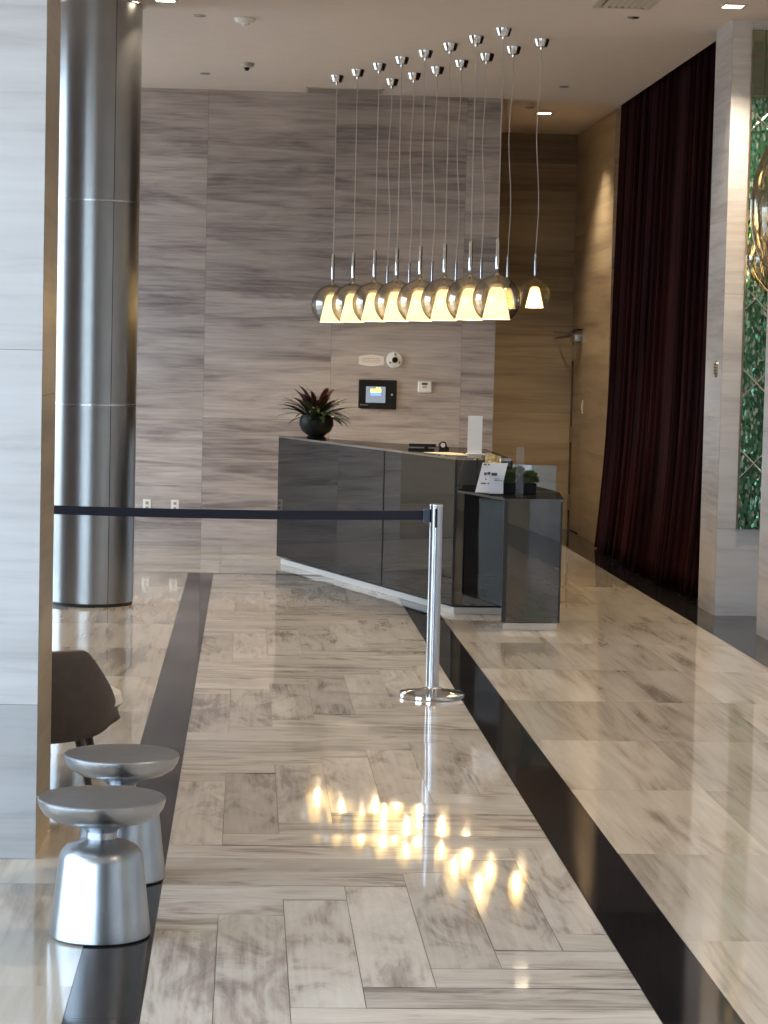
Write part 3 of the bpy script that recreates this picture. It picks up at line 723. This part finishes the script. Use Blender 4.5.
m = MB(); m.box(-.013, -.007, -.014, .014, -.03, .03, bev=.002); m.build('rocker', WHITE, t)
t = empty('wall_plaque', (3.219, 15.735, 1.69), 'oval brass plaque on the pale pillar beside the curtain', 'plaque')
m = MB(); pts = []
for i in range(32):
    a = 2 * PI * i / 32; pts.append((.045 * math.cos(a), .02 * (1 if math.sin(a) > 0 else -1) + .038 * math.sin(a)))
m.raw([(-.010, y, z) for y, z in pts] + [(0, y, z) for y, z in pts], [tuple(range(32))] + [(i, 32 + i, 32 + (i + 1) % 32, (i + 1) % 32) for i in range(32)]); m.build('plate', BRASS, t)
m = MB()
for z in (-.03, -.01, .01, .03): m.box(-.0125, -.0095, -.028, .028, z - .004, z + .004)
m.build('slat', DARK, t)

# ------------------------------------------------------------------ ceiling fittings
DL_W = 155
def make_dl():
    t = empty('downlight', (0, 0, CZ), None, 'downlight', 'square recessed downlights')
    m = MB(); s, q = .082, .062
    for (a, b, c_, d_) in ((-s, s, -s, -q), (-s, s, q, s), (-s, -q, -q, q), (q, s, -q, q)): m.box(a, b, c_, d_, -.006, -.0005)
    m.build('trim_ring', TRIMW, t)
    m = MB(); m.box(-q, q, -q, q, -.004, -.001); m.build('lens', DLENS, t)
    l = lamp('downlight_beam', 'SPOT', (0, 0, -.012), DL_W, (1, .84, .63), t, spot_size=math.radians(105), spot_blend=.7, shadow_soft_size=.05)
    return t
d0 = make_dl()
spots = [(-.60, 15.52, 'square recessed downlight beside the head of the steel column'), (3.10, 15.0, 'square recessed downlight over the alcove beside the curtain pillar'), (2.72, 21.67, 'square recessed downlight in the ceiling of the brown recess'),
         (-3.4, 19.4, 'added fill downlight, unseen, at the far left'), (-.6, 12.3, 'added fill downlight, unseen, overhead past the pale pillar'), (2.6, 11.2, 'added fill downlight, unseen, overhead at the right lane'), (1.2, 8.0, 'added fill downlight, unseen, above the herringbone floor'), (2.6, 4.2, 'added fill downlight, unseen, overhead near the camera')]  # unseen downlights added for general illumination
for i, (x_, y_, lab) in enumerate(spots):
    o = d0 if i == 0 else copy_tree(d0); o.location.x, o.location.y = x_, y_; o['label'] = lab
for x_, y_, r_, lab, k_ in ((-.075, 16.23, .075, 'white domed ceiling detector, the nearer of the two', 0), (-.062, 18.68, .06, 'small ceiling detector with a dark tip, nearer the back wall', 1)):
    t = empty('smoke_detector', (x_, y_, CZ), lab, 'detector', 'ceiling detectors')
    m = MB(); m.lathe([(0, -.0005), (r_, -.0005), (r_, -.012), (r_ * .82, -.032), (r_ * .6, -.036), (0, -.036)], 32); m.build('housing', WHITE if k_ == 0 else TRIMW, t, True)
    m = MB(); m.lathe([(r_ * .35, -.034), (r_ * .33, -.052), (r_ * .15, -.062), (0, -.063)], 20); m.build('sensor_tip', WHITE if k_ == 0 else DARK, t, True)
for x_, y_, lab in ((-.385, 16.16, 'small grey ceiling cap near the white domed detector'), (-.41, 19.42, 'small grey ceiling cap close to the back wall, left of the detector'), (2.545, 15.6, 'small grey ceiling cap just beyond the air vent'), (2.617, 19.55, 'small grey ceiling cap before the brown recess'), (2.53, 21.2, 'small grey ceiling cap in the recess beside its downlight')):
    t = empty('ceiling_cap', (x_, y_, CZ), lab, 'sprinkler', 'flat ceiling caps')
    m = MB(); m.lathe([(0, -.009), (.038, -.009), (.042, -.006), (.042, .002), (0, .002)], 24); m.build('cap', POSTM, t, True)
v = empty('air_vent', (2.40, 14.86, CZ), 'rectangular white louvred air vent in the ceiling at the top edge', 'vent')
m = MB(); s, q = .19, .15; sy, qy = .34, .30
for (a, b, c_, d_) in ((-s, s, -sy, -qy), (-s, s, qy, sy), (-s, -q, -qy, qy), (q, s, -qy, qy)): m.box(a, b, c_, d_, -.012, -.0005)
m.build('frame', TRIMW, v)
m = MB(); m.box(-q, q, -qy, qy, -.002, -.0005); m.build('backing', DARK, v)
for i in range(7):
    x_ = -q + .02 + i * .043; m = MB(); m.raw([(x_, -qy, -.003), (x_ + .03, -qy, -.012), (x_ + .03, qy, -.012), (x_, qy, -.003)], [(0, 1, 2, 3)]); m.raw([(x_, -qy, -.005), (x_ + .03, -qy, -.014), (x_ + .03, qy, -.014), (x_, qy, -.005)], [(3, 2, 1, 0)]); m.build('louvre', TRIMW, v)
sd = empty('ceiling_strip', (.79, 20.38, CZ), 'long flush grey ceiling access strip against the back wall', 'ceiling strip')
GREYP = pbr('grey_ceiling_panel', srgb(150, 141, 134), .7, var=.03)
m = MB(); m.box(-.32, .32, -.19, .19, -.006, .002); m.build('panel', GREYP, sd)
m = MB(); m.box(-.34, -.32, -.2, .2, -.008, -.0005); m.box(.32, .34, -.2, .2, -.008, -.0005); m.box(-.34, .34, -.2, -.19, -.008, -.0005); m.build('edge_trim', TRIMW, sd)

# ------------------------------------------------------------------ daylight
wd = bpy.data.worlds.new('sky'); S.world = wd; wd.use_nodes = True; t = wd.node_tree
bg = t.nodes['Background']; tc = t.nodes.new('ShaderNodeTexCoord'); sp = t.nodes.new('ShaderNodeSeparateXYZ'); rp = t.nodes.new('ShaderNodeValToRGB')
t.links.new(tc.outputs['Generated'], sp.inputs[0]); mr = t.nodes.new('ShaderNodeMapRange'); mr.inputs[1].default_value = -1; mr.inputs[2].default_value = 1
t.links.new(sp.outputs[2], mr.inputs[0]); t.links.new(mr.outputs[0], rp.inputs[0])
e = rp.color_ramp.elements; e[0].position = .46; e[0].color = (.28, .29, .30, 1); e[1].position = .53; e[1].color = (.62, .79, 1.0, 1)
t.links.new(rp.outputs[0], bg.inputs[0]); bg.inputs[1].default_value = 4.9
def portal(loc, rot, sx, sy):
    l = bpy.data.lights.new('window_portal', 'AREA'); l.shape = 'RECTANGLE'; l.size = sx; l.size_y = sy; l.cycles.is_portal = True
    o = bpy.data.objects.new('window_portal', l); COL.objects.link(o); o.location = loc; o.rotation_euler = rot
portal((-3.5, Y0 - .1, 2.02), (PI / 2, 0, 0), 3.0, 4.05)
portal((-5.1, 1.7, 2.02), (PI / 2, 0, -PI / 2), 13.4, 4.05)
portal((-5.1, 18.1, 2.02), (PI / 2, 0, -PI / 2), 5.0, 4.05)

# ------------------------------------------------------------------ camera
F_PX = 2300.0; yaw, pitch, roll = .060051, .065465, .0235
f = Vector((math.sin(yaw) * math.cos(pitch), math.cos(yaw) * math.cos(pitch), -math.sin(pitch)))
r0 = f.cross(Vector((0, 0, 1))).normalized(); u0 = r0.cross(f)
r1 = r0 * math.cos(roll) + u0 * math.sin(roll); u1 = -r0 * math.sin(roll) + u0 * math.cos(roll)
cd = bpy.data.cameras.new('camera'); cam = bpy.data.objects.new('camera', cd); COL.objects.link(cam)
cd.sensor_fit = 'VERTICAL'; cd.sensor_height = 36; cd.lens = F_PX / 1024 * 36; cd.clip_start = .05; cd.clip_end = 200
M = Matrix(((r1.x, u1.x, -f.x, 0), (r1.y, u1.y, -f.y, 0), (r1.z, u1.z, -f.z, 1.69), (0, 0, 0, 1))); cam.matrix_world = M
S.camera = cam
S.view_settings.view_transform = 'Standard'; S.view_settings.look = 'None'; S.view_settings.gamma = 1; S.view_settings.use_curve_mapping = False
S.view_settings.exposure = 1.0
S.cycles.use_denoising = True
S.cycles.max_bounces = 10; S.cycles.transparent_max_bounces = 24; S.cycles.caustics_reflective = False
